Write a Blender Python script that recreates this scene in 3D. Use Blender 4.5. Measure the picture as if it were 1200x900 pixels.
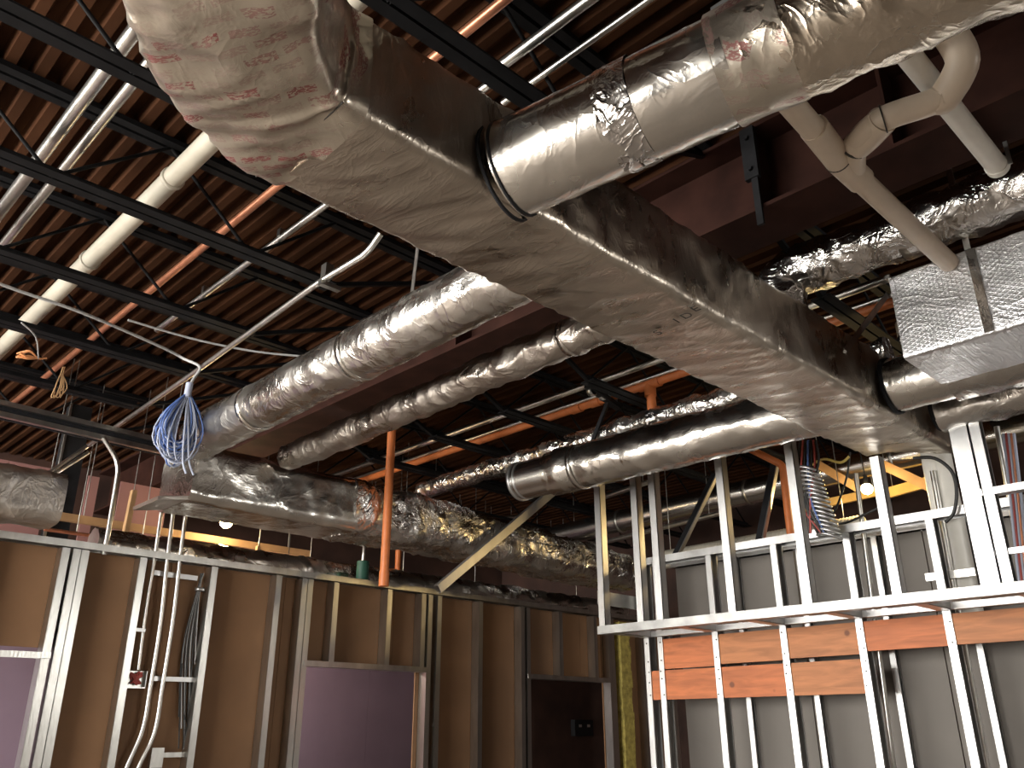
import bpy, math, random
from mathutils import Vector, noise, Matrix
random.seed(7)
for o in list(bpy.data.objects): bpy.data.objects.remove(o)
SC = bpy.context.scene
COL = SC.collection

# ------------------------------------------------------------------ camera
FPX, YAW, PITCH, ROLL = 992.946, math.radians(45.461), math.radians(22.1357), math.radians(-0.2077)
EYE = Vector((0, 0, 1.5))
FW = Vector((math.cos(YAW)*math.cos(PITCH), math.sin(YAW)*math.cos(PITCH), math.sin(PITCH)))
RT0 = Vector((math.sin(YAW), -math.cos(YAW), 0)); UP0 = RT0.cross(FW)
RT = math.cos(ROLL)*RT0 + math.sin(ROLL)*UP0; UP = RT.cross(FW)
cd = bpy.data.cameras.new('camera'); cam = bpy.data.objects.new('camera', cd); COL.objects.link(cam)
cd.sensor_fit = 'HORIZONTAL'; cd.sensor_width = 36.0; cd.lens = FPX*36.0/1200.0; cd.clip_start = 0.05
M = Matrix((RT, UP, -FW)).transposed().to_4x4(); M.translation = EYE; cam.matrix_world = M
SC.camera = cam

def P(px, py, ax, v):
    """point where the photo's pixel (1200x900) meets the plane ax = v"""
    d = RT*((px-600)/FPX) - UP*((py-450)/FPX) + FW
    i = 'xyz'.index(ax)
    return EYE + d*((v-EYE[i])/d[i])

# ------------------------------------------------------------------ light
SC.view_settings.view_transform = 'Standard'; SC.view_settings.look = 'None'
SC.view_settings.gamma = 1.0; SC.view_settings.use_curve_mapping = False
SC.view_settings.exposure = -0.2
w = bpy.data.worlds.new('world'); SC.world = w; w.use_nodes = True
wb = w.node_tree.nodes['Background']; wb.inputs[0].default_value = (1.0, 0.965, 0.90, 1); wb.inputs[1].default_value = 24.0
WIN_X = -5.5                                      # glazed front of the unit, behind the camera to the left
def area_window(name, loc, rot, sx, sy):          # portals: they only guide the sky light through the openings
    l = bpy.data.lights.new(name, 'AREA'); l.shape = 'RECTANGLE'; l.size = sx; l.size_y = sy
    l.cycles.is_portal = True
    o = bpy.data.objects.new(name, l); COL.objects.link(o); o.location = loc; o.rotation_euler = rot
    o['kind'] = 'helper'; return o
area_window('daylight_portal', (WIN_X-0.1, 7.0, 2.65), (0, math.radians(-90), 0), 3.5, 10.6)

SWX0, SWX1, SWZ0, SWZ1 = 6.3, 8.6, 2.8, 4.2        # side window, right of the camera
area_window('daylight_portal', ((SWX0+SWX1)/2, -5.1, (SWZ0+SWZ1)/2), (math.radians(90), 0, 0), SWX1-SWX0, SWZ1-SWZ0)

# ------------------------------------------------------------------ materials
MATS = {}
def mat(name, col, rough=0.6, metal=0.0, var=0.0, vscale=6.0, bump=0.0, bscale=30.0, spec=0.5, emit=None, estr=0.0, stretch=(1,1,1)):
    m = bpy.data.materials.new(name); m.use_nodes = True; N = m.node_tree.nodes; L = m.node_tree.links
    b = N['Principled BSDF']; b.inputs['Base Color'].default_value = (*col, 1)
    b.inputs['Roughness'].default_value = rough; b.inputs['Metallic'].default_value = metal
    b.inputs['Specular IOR Level'].default_value = spec
    if emit: b.inputs['Emission Color'].default_value = (*emit, 1); b.inputs['Emission Strength'].default_value = estr
    if var or bump:
        tc = N.new('ShaderNodeTexCoord'); mp = N.new('ShaderNodeMapping'); mp.inputs['Scale'].default_value = stretch
        L.new(tc.outputs['Object'], mp.inputs['Vector'])
    if var:
        n = N.new('ShaderNodeTexNoise'); n.inputs['Scale'].default_value = vscale; n.inputs['Detail'].default_value = 5
        L.new(mp.outputs[0], n.inputs['Vector'])
        r = N.new('ShaderNodeMapRange'); r.inputs[1].default_value = .3; r.inputs[2].default_value = .7
        r.inputs[3].default_value = 1-var; r.inputs[4].default_value = 1+var
        L.new(n.outputs['Fac'], r.inputs[0])
        mx = N.new('ShaderNodeVectorMath'); mx.operation = 'SCALE'; mx.inputs[0].default_value = col
        L.new(r.outputs[0], mx.inputs['Scale']); L.new(mx.outputs[0], b.inputs['Base Color'])
    if bump:
        n2 = N.new('ShaderNodeTexNoise'); n2.inputs['Scale'].default_value = bscale; n2.inputs['Detail'].default_value = 6
        L.new(mp.outputs[0], n2.inputs['Vector'])
        bp = N.new('ShaderNodeBump'); bp.inputs['Strength'].default_value = bump; bp.inputs['Distance'].default_value = .02
        L.new(n2.outputs['Fac'], bp.inputs['Height']); L.new(bp.outputs[0], b.inputs['Normal'])
    MATS[name] = m; return m

def foil(name, col=(.66,.635,.60), r0=.2, r1=.42, fine=.35, crease=.5, scale=1.0, stretch=(1,1,1), scrim=False, print_red=False, rot=0.0):
    m = bpy.data.materials.new(name); m.use_nodes = True; N = m.node_tree.nodes; L = m.node_tree.links
    b = N['Principled BSDF']; b.inputs['Metallic'].default_value = 1.0
    tc = N.new('ShaderNodeTexCoord'); mp = N.new('ShaderNodeMapping'); mp.inputs['Scale'].default_value = stretch
    mp.inputs['Rotation'].default_value = (0, 0, rot)
    L.new(tc.outputs['Object'], mp.inputs['Vector'])
    def nz(s, det, dist=0.0, rgh=.55):
        n = N.new('ShaderNodeTexNoise'); n.inputs['Scale'].default_value = s*scale; n.inputs['Detail'].default_value = det
        n.inputs['Distortion'].default_value = dist; n.inputs['Roughness'].default_value = rgh
        L.new(mp.outputs[0], n.inputs['Vector']); return n.outputs['Fac']
    def math_(op, a, c):
        q = N.new('ShaderNodeMath'); q.operation = op
        for i, v in enumerate((a, c)):
            if v is None: continue
            if isinstance(v, (int, float)): q.inputs[i].default_value = v
            else: L.new(v, q.inputs[i])
        return q.outputs[0]
    ridge = math_('POWER', math_('SUBTRACT', 1.0, math_('ABSOLUTE', math_('MULTIPLY', math_('SUBTRACT', nz(3.2, 3, 1.2), .5), 5.0), None)), 6.0)
    ridge2 = math_('POWER', math_('SUBTRACT', 1.0, math_('ABSOLUTE', math_('MULTIPLY', math_('SUBTRACT', nz(9.0, 3, .8), .5), 4.0), None)), 5.0)
    h = math_('ADD', math_('MULTIPLY', ridge, .9), math_('MULTIPLY', ridge2, .35))
    h = math_('ADD', h, math_('MULTIPLY', nz(5.0, 6, .3), 1.3))
    if scrim:
        tot = None
        for ang in (0.5, -0.5, 1.57):
            mpw = N.new('ShaderNodeMapping'); mpw.inputs['Rotation'].default_value = (ang, 0, 0); L.new(tc.outputs['Object'], mpw.inputs['Vector'])
            wv = N.new('ShaderNodeTexWave'); wv.bands_direction = 'Z'; wv.inputs['Scale'].default_value = 13.0; wv.inputs['Distortion'].default_value = .3
            L.new(mpw.outputs[0], wv.inputs['Vector'])
            pw = math_('POWER', wv.outputs['Fac'], 6.0)
            tot = pw if tot is None else math_('MAXIMUM', tot, pw)
        h = math_('ADD', math_('MULTIPLY', h, .5), math_('MULTIPLY', tot, .2))
    bp = N.new('ShaderNodeBump'); bp.inputs['Strength'].default_value = crease; bp.inputs['Distance'].default_value = .012
    L.new(h, bp.inputs['Height'])
    bp2 = N.new('ShaderNodeBump'); bp2.inputs['Strength'].default_value = fine; bp2.inputs['Distance'].default_value = .002
    L.new(nz(40, 4), bp2.inputs['Height']); L.new(bp.outputs[0], bp2.inputs['Normal']); L.new(bp2.outputs[0], b.inputs['Normal'])
    rr = N.new('ShaderNodeMapRange'); rr.inputs[1].default_value = .35; rr.inputs[2].default_value = .65; rr.inputs[3].default_value = r0; rr.inputs[4].default_value = r1
    L.new(nz(2.2, 4), rr.inputs[0]); L.new(rr.outputs[0], b.inputs['Roughness'])
    cr = N.new('ShaderNodeValToRGB'); cr.color_ramp.elements[0].position = .3; cr.color_ramp.elements[1].position = .7
    cr.color_ramp.elements[0].color = (*[c*.82 for c in col], 1); cr.color_ramp.elements[1].color = (*[min(1, c*1.12) for c in col], 1)
    L.new(nz(1.6, 5), cr.inputs[0]); base = cr.outputs[0]
    if print_red:
        br = N.new('ShaderNodeTexBrick'); br.inputs['Color1'].default_value = (1,1,1,1); br.inputs['Color2'].default_value = (0,0,0,1)
        br.inputs['Mortar'].default_value = (0,0,0,1); br.inputs['Scale'].default_value = 1.0; br.inputs['Mortar Size'].default_value = .014
        br.inputs['Brick Width'].default_value = .125; br.inputs['Row Height'].default_value = .06; br.inputs['Bias'].default_value = -.05
        mpb = N.new('ShaderNodeMapping'); mpb.inputs['Rotation'].default_value = (0, 0, .95); L.new(tc.outputs['Object'], mpb.inputs['Vector'])
        wob = N.new('ShaderNodeTexNoise'); wob.inputs['Scale'].default_value = 5; L.new(mpb.outputs[0], wob.inputs['Vector'])
        ad = N.new('ShaderNodeVectorMath'); ad.operation = 'MULTIPLY_ADD'; L.new(wob.outputs['Color'], ad.inputs[0]); ad.inputs[1].default_value = (.09,.09,.0); L.new(mpb.outputs[0], ad.inputs[2])
        L.new(ad.outputs[0], br.inputs['Vector'])
        lt = N.new('ShaderNodeMapping'); lt.inputs['Scale'].default_value = (45, 120, 40); L.new(ad.outputs[0], lt.inputs['Vector'])
        ln = N.new('ShaderNodeTexNoise'); ln.inputs['Scale'].default_value = 1.6; ln.inputs['Detail'].default_value = 2; L.new(lt.outputs[0], ln.inputs['Vector'])
        gt = math_('GREATER_THAN', ln.outputs['Fac'], .47)
        fade = N.new('ShaderNodeMapRange'); fade.inputs[1].default_value = .3; fade.inputs[2].default_value = .5; L.new(nz(3, 2), fade.inputs[0])
        msk = math_('MULTIPLY', math_('MULTIPLY', br.outputs['Color'], gt), math_('MULTIPLY', fade.outputs[0], .85))
        mx = N.new('ShaderNodeMixRGB'); L.new(msk, mx.inputs[0]); L.new(base, mx.inputs[1]); mx.inputs[2].default_value = (.26,.02,.03,1)
        base = mx.outputs[0]
        mm = math_('SUBTRACT', .95, math_('MULTIPLY', msk, .6)); L.new(mm, b.inputs['Metallic'])
    L.new(base, b.inputs['Base Color'])
    MATS[name] = m; return m

foil('foil', crease=.24, fine=.2, r0=.2, r1=.36); foil('foil_trunk', col=(.60,.535,.46), r0=.24, r1=.40, crease=.15, fine=.1, stretch=(2.2, .8, 1), rot=.5)  # foil_trunk: brownish reflection is mixed into the base colour
foil('foil_smooth', col=(.70,.675,.63), r0=.17, r1=.3, crease=.12, fine=.1, scale=.8)
foil('foil_crumpled', col=(.68,.66,.64), r0=.16, r1=.32, crease=.5, fine=.2, scale=1.2)
foil('foil_dark', col=(.52,.475,.43), r0=.25, r1=.45, crease=.3)
foil('foil_scrim', col=(.80,.80,.82), r0=.36, r1=.5, crease=.45, scrim=True)
foil('foil_champagne', col=(.66,.58,.48), r0=.2, r1=.36, crease=.3, fine=.15)
foil('foil_printed', col=(.66,.60,.51), r0=.26, r1=.42, crease=.10, fine=.08, print_red=True)
mat('galv', (.56,.555,.53), .3, 1.0, .18, 8, .08, 60, stretch=(1,1,.25))
mat('galv_bright', (.56,.56,.56), .36, .92, .10, 8, .05, 60, stretch=(1,1,.25))
mat('galv_dull', (.34,.34,.335), .45, 1.0, .25, 5, .08, 50)
mat('conduit', (.72,.71,.68), .3, 1.0, .1, 20)
mat('bare_duct', (.62,.61,.59), .24, 1.0, .06, 5, .05, 80)
mat('black_steel', (.016,.016,.018), .6, 0, .3, 8, spec=.2)
mat('joist_paint', (.009,.009,.010), .6, 0, .3, 6, spec=.12)
mat('beam_primer', (.036,.014,.010), .7, 0, .3, 5, spec=.12)
mat('deck', (.048,.020,.0095), .9, 0, .5, 3.0, spec=.06, stretch=(1,.35,1))
mat('white_pipe', (.50,.46,.38), .5, 0, .08, 9)
mat('pvc', (.66,.56,.45), .35, 0, .06, 6)
mat('pvc_white', (.80,.78,.72), .35, 0, .06, 6)
mat('ink', (.04,.035,.03), .6)
mat('orange_pipe', (.55,.16,.045), .45, 0, .12, 10)
mat('copper', (.62,.26,.15), .35, .7, .15, 10)
mat('brown_board', (.20,.105,.05), .75, 0, .14, 1.6)
mat('grey_board', (.165,.15,.135), .75, 0, .07, 1.5)
mat('purple_board', (.27,.20,.27), .55, 0, .12, 1.4)
mat('pink_board', (.30,.15,.14), .7, 0, .12, 1.4)
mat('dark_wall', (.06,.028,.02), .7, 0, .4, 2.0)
mat('concrete', (.32,.275,.235), .8, 0, .15, 1.2)
mat('room_wall', (.42,.38,.34), .8, 0, .1, 1.0)
mat('insulation', (.42,.34,.09), .95, 0, .35, 14, .9, 40)
mat('blue_cable', (.10,.17,.42), .45); mat('white_cable', (.40,.44,.56), .45); mat('grey_cable', (.42,.42,.42), .5)
mat('black_cable', (.02,.02,.02), .5); mat('yellow_cable', (.6,.45,.12), .5); mat('wire_orange', (.7,.30,.12), .5)
mat('red_wire', (.35,.06,.05), .5); mat('green_part', (.02,.09,.06), .5)
mat('lamplit_board', (.55,.36,.12), .7, 0, .2, 4)  # timber with the lamp's yellow light put into its base colour
mat('bulb', (1,.8,.4), .5, emit=(1,.70,.28), estr=60)
mat('tan_board', (.45,.27,.13), .8, 0, .2, 4)

def wood(name, col):
    m = bpy.data.materials.new(name); m.use_nodes = True; N = m.node_tree.nodes; L = m.node_tree.links
    b = N['Principled BSDF']; b.inputs['Roughness'].default_value = .6
    tc = N.new('ShaderNodeTexCoord'); oi = N.new('ShaderNodeObjectInfo')
    ad = N.new('ShaderNodeVectorMath'); ad.operation = 'MULTIPLY_ADD'; L.new(oi.outputs['Random'], ad.inputs[0]); ad.inputs[1].default_value = (7, 13, 9); L.new(tc.outputs['Object'], ad.inputs[2])
    mp = N.new('ShaderNodeMapping'); mp.inputs['Scale'].default_value = (6, 1.1, 9); L.new(ad.outputs[0], mp.inputs['Vector'])
    n = N.new('ShaderNodeTexNoise'); n.inputs['Scale'].default_value = 2.2; n.inputs['Detail'].default_value = 6; n.inputs['Distortion'].default_value = .8; L.new(mp.outputs[0], n.inputs['Vector'])
    cr = N.new('ShaderNodeValToRGB'); cr.color_ramp.elements[0].position = .32; cr.color_ramp.elements[1].position = .68
    cr.color_ramp.elements[0].color = (*[c*.72 for c in col], 1); cr.color_ramp.elements[1].color = (*[min(1, c*1.12) for c in col], 1)
    L.new(n.outputs['Fac'], cr.inputs[0])
    vo = N.new('ShaderNodeTexVoronoi'); vo.inputs['Scale'].default_value = 2.6; mk = N.new('ShaderNodeMapping'); mk.inputs['Scale'].default_value = (.02, 1, 1); L.new(ad.outputs[0], mk.inputs['Vector']); L.new(mk.outputs[0], vo.inputs['Vector'])
    lt = N.new('ShaderNodeMapRange'); lt.inputs[1].default_value = .05; lt.inputs[2].default_value = .085; lt.inputs[3].default_value = .85; lt.inputs[4].default_value = 0; L.new(vo.outputs['Distance'], lt.inputs[0])
    mx = N.new('ShaderNodeMixRGB'); L.new(lt.outputs[0], mx.inputs[0]); L.new(cr.outputs[0], mx.inputs[1]); mx.inputs[2].default_value = (.14,.045,.02,1)
    L.new(mx.outputs[0], b.inputs['Base Color']); MATS[name] = m
wood('wood_orange', (.52,.155,.052)); wood('wood_tan', (.48,.185,.07))

# ------------------------------------------------------------------ object helpers
WLOC = {}
def link(o, parent, wloc):
    COL.objects.link(o)
    if parent is not None:
        o.parent = parent; o.location = wloc - WLOC[parent.name]
    else: o.location = wloc
    WLOC[o.name] = wloc.copy(); return o
def thing(name, label, cat, loc=(0,0,0), group=None, kind=None):
    o = bpy.data.objects.new(name, None); o.empty_display_size = .1
    link(o, None, Vector(loc)); o['label'] = label
    if cat: o['category'] = cat
    if group: o['group'] = group
    if kind: o['kind'] = kind
    return o
def tag(o, label, cat, group=None, kind=None):
    o['label'] = label
    if cat: o['category'] = cat
    if group: o['group'] = group
    if kind: o['kind'] = kind
    return o
class MB:
    def __init__(s): s.v = []; s.f = []; s.sm = []
    def add(s, vs, fs, smooth=False):
        k = len(s.v); s.v += [Vector(q) for q in vs]; s.f += [tuple(i+k for i in f) for f in fs]; s.sm += [smooth]*len(fs); return s
    def box(s, x0, x1, y0, y1, z0, z1):
        return s.add([(x,y,z) for x in (x0,x1) for y in (y0,y1) for z in (z0,z1)],
                     [(0,1,3,2),(4,6,7,5),(0,4,5,1),(2,3,7,6),(0,2,6,4),(1,5,7,3)])
    def bar(s, a, b, wd, ht, up=(0,0,1)):
        a = Vector(a); b = Vector(b); d = (b-a).normalized(); u = Vector(up)
        if abs(d.dot(u)) > .98: u = Vector((1,0,0))
        r = d.cross(u).normalized(); u = r.cross(d)
        vs = [p + r*sx*wd/2 + u*sz*ht/2 for p in (a,b) for sx in (-1,1) for sz in (-1,1)]
        return s.add(vs, [(0,1,3,2),(4,6,7,5),(0,4,5,1),(2,3,7,6),(0,2,6,4),(1,5,7,3)])
    def tube(s, pts, r, seg=12, caps=True):
        pts = [Vector(p) for p in pts]; n = len(pts); rings = []
        rf = r if callable(r) else (lambda i: r)
        t0 = (pts[1]-pts[0]).normalized(); u = t0.orthogonal().normalized()
        vs = []
        for i, p in enumerate(pts):
            t = ((pts[min(i+1,n-1)]-p).normalized() + (p-pts[max(i-1,0)]).normalized())
            t = t.normalized() if t.length > 1e-6 else t0
            u = (u - t*u.dot(t)).normalized(); w_ = t.cross(u)
            for k in range(seg):
                a = 2*math.pi*k/seg; vs.append(p + (u*math.cos(a)+w_*math.sin(a))*rf(i))
        fs = [(i*seg+k, i*seg+(k+1)%seg, (i+1)*seg+(k+1)%seg, (i+1)*seg+k) for i in range(n-1) for k in range(seg)]
        s.add(vs, fs, True)
        if caps:
            s.add([vs[k] for k in range(seg)], [tuple(reversed(range(seg)))]); s.add([vs[(n-1)*seg+k] for k in range(seg)], [tuple(range(seg))])
        return s
    def build(s, name, m, parent=None, kind=None, loc=None):
        if parent is not None: L = WLOC[parent.name].copy()
        elif loc is not None: L = Vector(loc)
        else:
            L = Vector((sum(p.x for p in s.v)/len(s.v), sum(p.y for p in s.v)/len(s.v), min(p.z for p in s.v)))
        me = bpy.data.meshes.new(name); me.from_pydata([p-L for p in s.v], [], s.f)
        me.polygons.foreach_set('use_smooth', s.sm); me.materials.append(MATS[m]); me.update()
        o = bpy.data.objects.new(name, me); link(o, parent, L)
        if kind: o['kind'] = kind
        return o
def place(name, me, parent, loc):
    return link(bpy.data.objects.new(name, me), parent, Vector(loc))
def smooth_path(pts, n=8, k=3):
    """Catmull-Rom through pts"""
    pts = [Vector(p) for p in pts]; out = []
    for i in range(len(pts)-1):
        a = pts[max(i-1,0)]; b = pts[i]; c = pts[i+1]; d = pts[min(i+2,len(pts)-1)]
        for j in range(n):
            t = j/n
            out.append(.5*((2*b)+(c-a)*t+(2*a-5*b+4*c-d)*t*t+(3*b-a-3*c+d)*t**3))
    out.append(pts[-1]); return out
def bend_path(pts, rad, n=6):
    """straight runs joined by rounded corners"""
    pts = [Vector(p) for p in pts]; out = [pts[0]]
    for i in range(1, len(pts)-1):
        a, b, c = pts[i-1], pts[i], pts[i+1]; d1 = (a-b).normalized(); d2 = (c-b).normalized()
        q = min(rad, (a-b).length*.49, (c-b).length*.49); p1 = b+d1*q; p2 = b+d2*q
        for j in range(n+1):
            t = j/n; out.append(p1*(1-t)**2 + b*2*t*(1-t) + p2*t*t)
    out.append(pts[-1]); return out
def resample(pts, step):
    pts = [Vector(p) for p in pts]; out = [pts[0]]
    for a, b in zip(pts, pts[1:]):
        n = max(1, round((b-a).length/step))
        for j in range(1, n+1): out.append(a.lerp(b, j/n))
    return out
def wrapped(mb, pts, r, amp=.012, freq=3.2, seg=56, step=.03, pinch=(), seed=0.0, caps=True, crumple=.005):
    """insulated round duct: ring sweep with sagging wrap, creases and pinched straps"""
    pts = resample(pts, step); n = len(pts); t0 = (pts[1]-pts[0]).normalized()
    u = Vector((0,0,1)) - t0*t0.z
    u = u.normalized() if u.length > .05 else t0.orthogonal().normalized()
    vs = []; acc = 0; rf = r if callable(r) else (lambda s: r)
    for i, p in enumerate(pts):
        if i: acc += (p-pts[i-1]).length
        t = (pts[min(i+1,n-1)]-pts[max(i-1,0)]).normalized(); u = (u-t*u.dot(t)).normalized(); w_ = t.cross(u)
        pin = 0
        for s0, dp, wd in pinch: pin += dp*math.exp(-((acc-s0)/wd)**2)
        for k in range(seg):
            a = 2*math.pi*k/seg; d = u*math.cos(a)+w_*math.sin(a); q = p + d*rf(acc) + Vector((seed,seed*1.7,0))
            h = noise.noise(q*freq)*amp*1.2 + noise.noise(q*freq*2.3)*amp*.6
            rd = 1-abs(noise.noise(q*freq*2.1+Vector((9,3,1))))*2.0
            h += max(0, rd)**3*crumple*1.5 + noise.noise(q*19)*crumple*.6
            vs.append(p + d*(rf(acc)*(1-pin) + h))
    fs = [(i*seg+k, i*seg+(k+1)%seg, (i+1)*seg+(k+1)%seg, (i+1)*seg+k) for i in range(n-1) for k in range(seg)]
    mb.add(vs, fs, True)
    if caps:
        mb.add([vs[k] for k in range(seg)], [tuple(reversed(range(seg)))]); mb.add([vs[(n-1)*seg+k] for k in range(seg)], [tuple(range(seg))])
    return mb
def ring(mb, c, axis, r, wd, seg=40):
    """band round a duct"""
    c = Vector(c); d = Vector(axis).normalized(); u = d.orthogonal().normalized(); w_ = d.cross(u)
    prof = [(-wd/2, 0), (-wd/2, .010), (wd/2, .010), (wd/2, 0)]; vs = []
    for k in range(seg):
        a = 2*math.pi*k/seg; e = u*math.cos(a)+w_*math.sin(a)
        for q, h in prof: vs.append(c+d*q+e*(r+h))
    return mb.add(vs, [(k*4+j, ((k+1)%seg)*4+j, ((k+1)%seg)*4+j+1, k*4+j+1) for k in range(seg) for j in range(3)], True)
def rprof(hw, z0, z1, rad, n=5):
    """rounded-rectangle section (u across, z) counter-clockwise from the bottom"""
    o = []
    for cx, cz, a0 in ((hw-rad, z0+rad, -90), (hw-rad, z1-rad, 0), (-hw+rad, z1-rad, 90), (-hw+rad, z0+rad, 180)):
        for j in range(n+1):
            a = math.radians(a0+90*j/n); o.append((cx+rad*math.cos(a), cz+rad*math.sin(a)))
    out = []                      # densify the flats
    for i, (a, b) in enumerate(zip(o, o[1:]+o[:1])):
        L = math.hypot(b[0]-a[0], b[1]-a[1]); k = max(1, int(L/.025))
        for j in range(k): out.append((a[0]+(b[0]-a[0])*j/k, a[1]+(b[1]-a[1])*j/k))
    return out
def rsweep(mb, path, prof, amp=.01, crumple=.006, seed=0.0, skew=None, creasedir=None, sag=0.0, caps=True):
    """sweep a section (u,z) along a plan path [(x,y)]"""
    n = len(path); m = len(prof); vs = []
    zlo = min(q[1] for q in prof); zhi = max(q[1] for q in prof); hw = max(q[0] for q in prof)
    for i, p in enumerate(path):
        a = Vector(path[max(i-1,0)]); b = Vector(path[min(i+1,n-1)]); t = (b-a).normalized(); nr = Vector((t.y, -t.x))
        for (uu, z) in prof:
            q = Vector((p[0]+nr.x*uu, p[1]+nr.y*uu, z)); s = q+Vector((seed, 0, seed*.7))
            if skew: q += skew(i, uu, z)
            cu = uu/hw; cz = (z-(zlo+zhi)/2)/((zhi-zlo)/2)
            k = max(abs(cu), abs(cz)); dirv = Vector((nr.x*cu, nr.y*cu, cz)); dirv.normalize()
            h = noise.noise(s*2.4)*amp + noise.noise(s*6)*amp*.5
            s2 = Vector((s.x*7+s.y*4, s.y*1.6-s.x*1.2, s.z*3))
            rd = 1-abs(noise.noise(s2))*2.4
            h += max(0, rd)**3*crumple + noise.noise(s*17)*crumple*.4
            if sag and cz < -.9: h += sag*(1-cu*cu)
            vs.append(q+dirv*h)
    mb.add(vs, [(i*m+k, (i+1)*m+k, (i+1)*m+(k+1)%m, i*m+(k+1)%m) for i in range(n-1) for k in range(m)], True)
    if caps:
        mb.add([vs[k] for k in range(m)], [tuple(range(m))]); mb.add([vs[(n-1)*m+k] for k in range(m)], [tuple(reversed(range(m)))])
    return mb

# ================================================================== the shell
def struct(o): o['kind'] = 'structure'; return o
X0, X1, Y0, Y1 = WIN_X, 12.0, -5.0, 12.5
struct(MB().box(X0-3, X1, Y0, Y1, -.1, 0).build('floor', 'concrete'))
# corrugated roof deck, ribs along y
mb = MB(); zs = 4.94; zt = 5.02; vs = []; x = X0
prof = []
while x < X1:
    prof += [(x, zt), (x+.055, zt), (x+.075, zs), (x+.13, zs)]; x += .15
for (a, z) in prof: vs += [(a, Y0, z), (a, Y1, z)]
mb.add(vs, [(2*i, 2*i+1, 2*i+3, 2*i+2) for i in range(len(prof)-1)])
struct(mb.build('ceiling', 'deck'))
# outer walls
ws = thing('wall_south', 'plain side wall with one wide window, right of the camera', None, (3, Y0, 0), kind='structure')
for q in ((X0, SWX0, 0, 5.05), (SWX1, X1, 0, 5.05), (SWX0, SWX1, 0, SWZ0), (SWX0, SWX1, SWZ1, 5.05)): MB().box(q[0], q[1], Y0-.15, Y0, q[2], q[3]).build('wall_panel', 'room_wall', ws)
struct(MB().box(X1, X1+.15, Y0, Y1, 0, 5.05).build('wall_east', 'dark_wall'))
struct(MB().box(X0, X1, Y1, Y1+.15, 0, 5.05).build('wall_north', 'dark_wall'))
ww = thing('wall_west', 'glazed shop front wall behind the camera', None, (X0, 3, 0), kind='structure')
MB().box(X0-.15, X0, Y0, Y1, 0, .9).build('sill_wall', 'room_wall', ww)
MB().box(X0-.15, X0, Y0, Y1, 4.4, 5.05).build('lintel', 'room_wall', ww)
MB().box(X0-.15, X0, Y0, 1.8, .4, 4.4).build('pier', 'room_wall', ww)
MB().box(X0-.15, X0, 12.2, Y1, .4, 4.4).build('pier', 'room_wall', ww)
for k in range(1, 6): MB().box(X0-.12, X0-.04, 1.8+k*1.73-.03, 1.8+k*1.73+.03, .4, 4.4).build('mullion', 'galv', ww)

# ================================================================== stud partitions
def stud_mesh(name, L, F=.065, D=.13, t=.006, face='-y', web='-', lip=.018):
    """C stud, origin at the front face bottom; u along the wall from 0 to F, w into the wall from 0 to D"""
    mb = MB()
    bs = [(0, F, 0, t), (0, F, D-t, D), ((0, t, 0, D) if web == '-' else (F-t, F, 0, D))]
    e = (F-t, F) if web == '-' else (0, t)
    bs += [(*e, t, lip), (*e, D-lip, D-t)]
    for (a, b, c, d) in bs:
        if face == '-y': mb.box(a, b, c, d, 0, L)
        else: mb.box(c, d, a, b, 0, L)
    me = bpy.data.meshes.new(name); me.from_pydata(mb.v, [], mb.f); me.materials.append(MATS['galv' if face == '-y' else 'galv_bright']); return me

YW, DW = 7.9, .13
wl = thing('wall_left', 'metal stud partition with brown board behind and two door openings', None, (6, YW, 0), kind='structure')
full = stud_mesh('stud', 2.93); crip = stud_mesh('stud', .83); dbl = stud_mesh('stud', 2.93, F=.10)
for xr in (3.08, 3.77, 4.47, 7.26): place('stud', full, wl, (xr-.065, YW, .03))
for xr in (2.41, 2.50, 2.57, 4.77, 4.84, 6.46, 6.60, 7.99, 8.09, 9.73, 9.79): place('stud', full, wl, (xr-.065, YW, .03))
for xr in (1.75, 1.1, .4, -.25): place('stud', crip, wl, (xr, YW, 2.13))
for xr in (5.16, 5.87, 6.36, 8.71, 9.42): place('stud', crip, wl, (xr-.065, YW, 2.13))
for xr in (10.5, 11.2): place('stud', full, wl, (xr-.065, YW, .03))
def track(name, x0, x1, z, up, parent, leg=.055):
    mb = MB(); s = -1 if not up else 1
    mb.box(x0, x1, YW-.004, YW+DW+.004, min(z, z+.006*s), max(z, z+.006*s))
    for yy in (YW-.008, YW+DW): mb.box(x0, x1, yy, yy+.008, min(z, z+leg*s), max(z, z+leg*s))
    return mb.build(name, 'galv', parent)
track('top_track', -.3, 11.9, 3.03, False, wl, .06)
track('bottom_track', 2.45, 4.84, 0.001, True, wl); track('bottom_track', 6.35, 8.09, 0.001, True, wl); track('bottom_track', 9.62, 11.9, 0.001, True, wl)
track('door_header', 4.80, 6.42, 2.095, True, wl); track('door_header', 8.04, 9.68, 2.085, True, wl)
mb = MB()                                         # sagging header strap of the wide opening on the left
pts = [Vector((-.25+i*.14, YW-.01, 2.105+.012*math.sin(i*.9)-.05*max(0, 1-abs(i-16)/5))) for i in range(20)]
for a, b in zip(pts, pts[1:]): mb.bar(a, b, .02, .05)
mb.build('door_header', 'galv', wl)
yb0, yb1 = YW+DW+.002, YW+DW+.018
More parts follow.
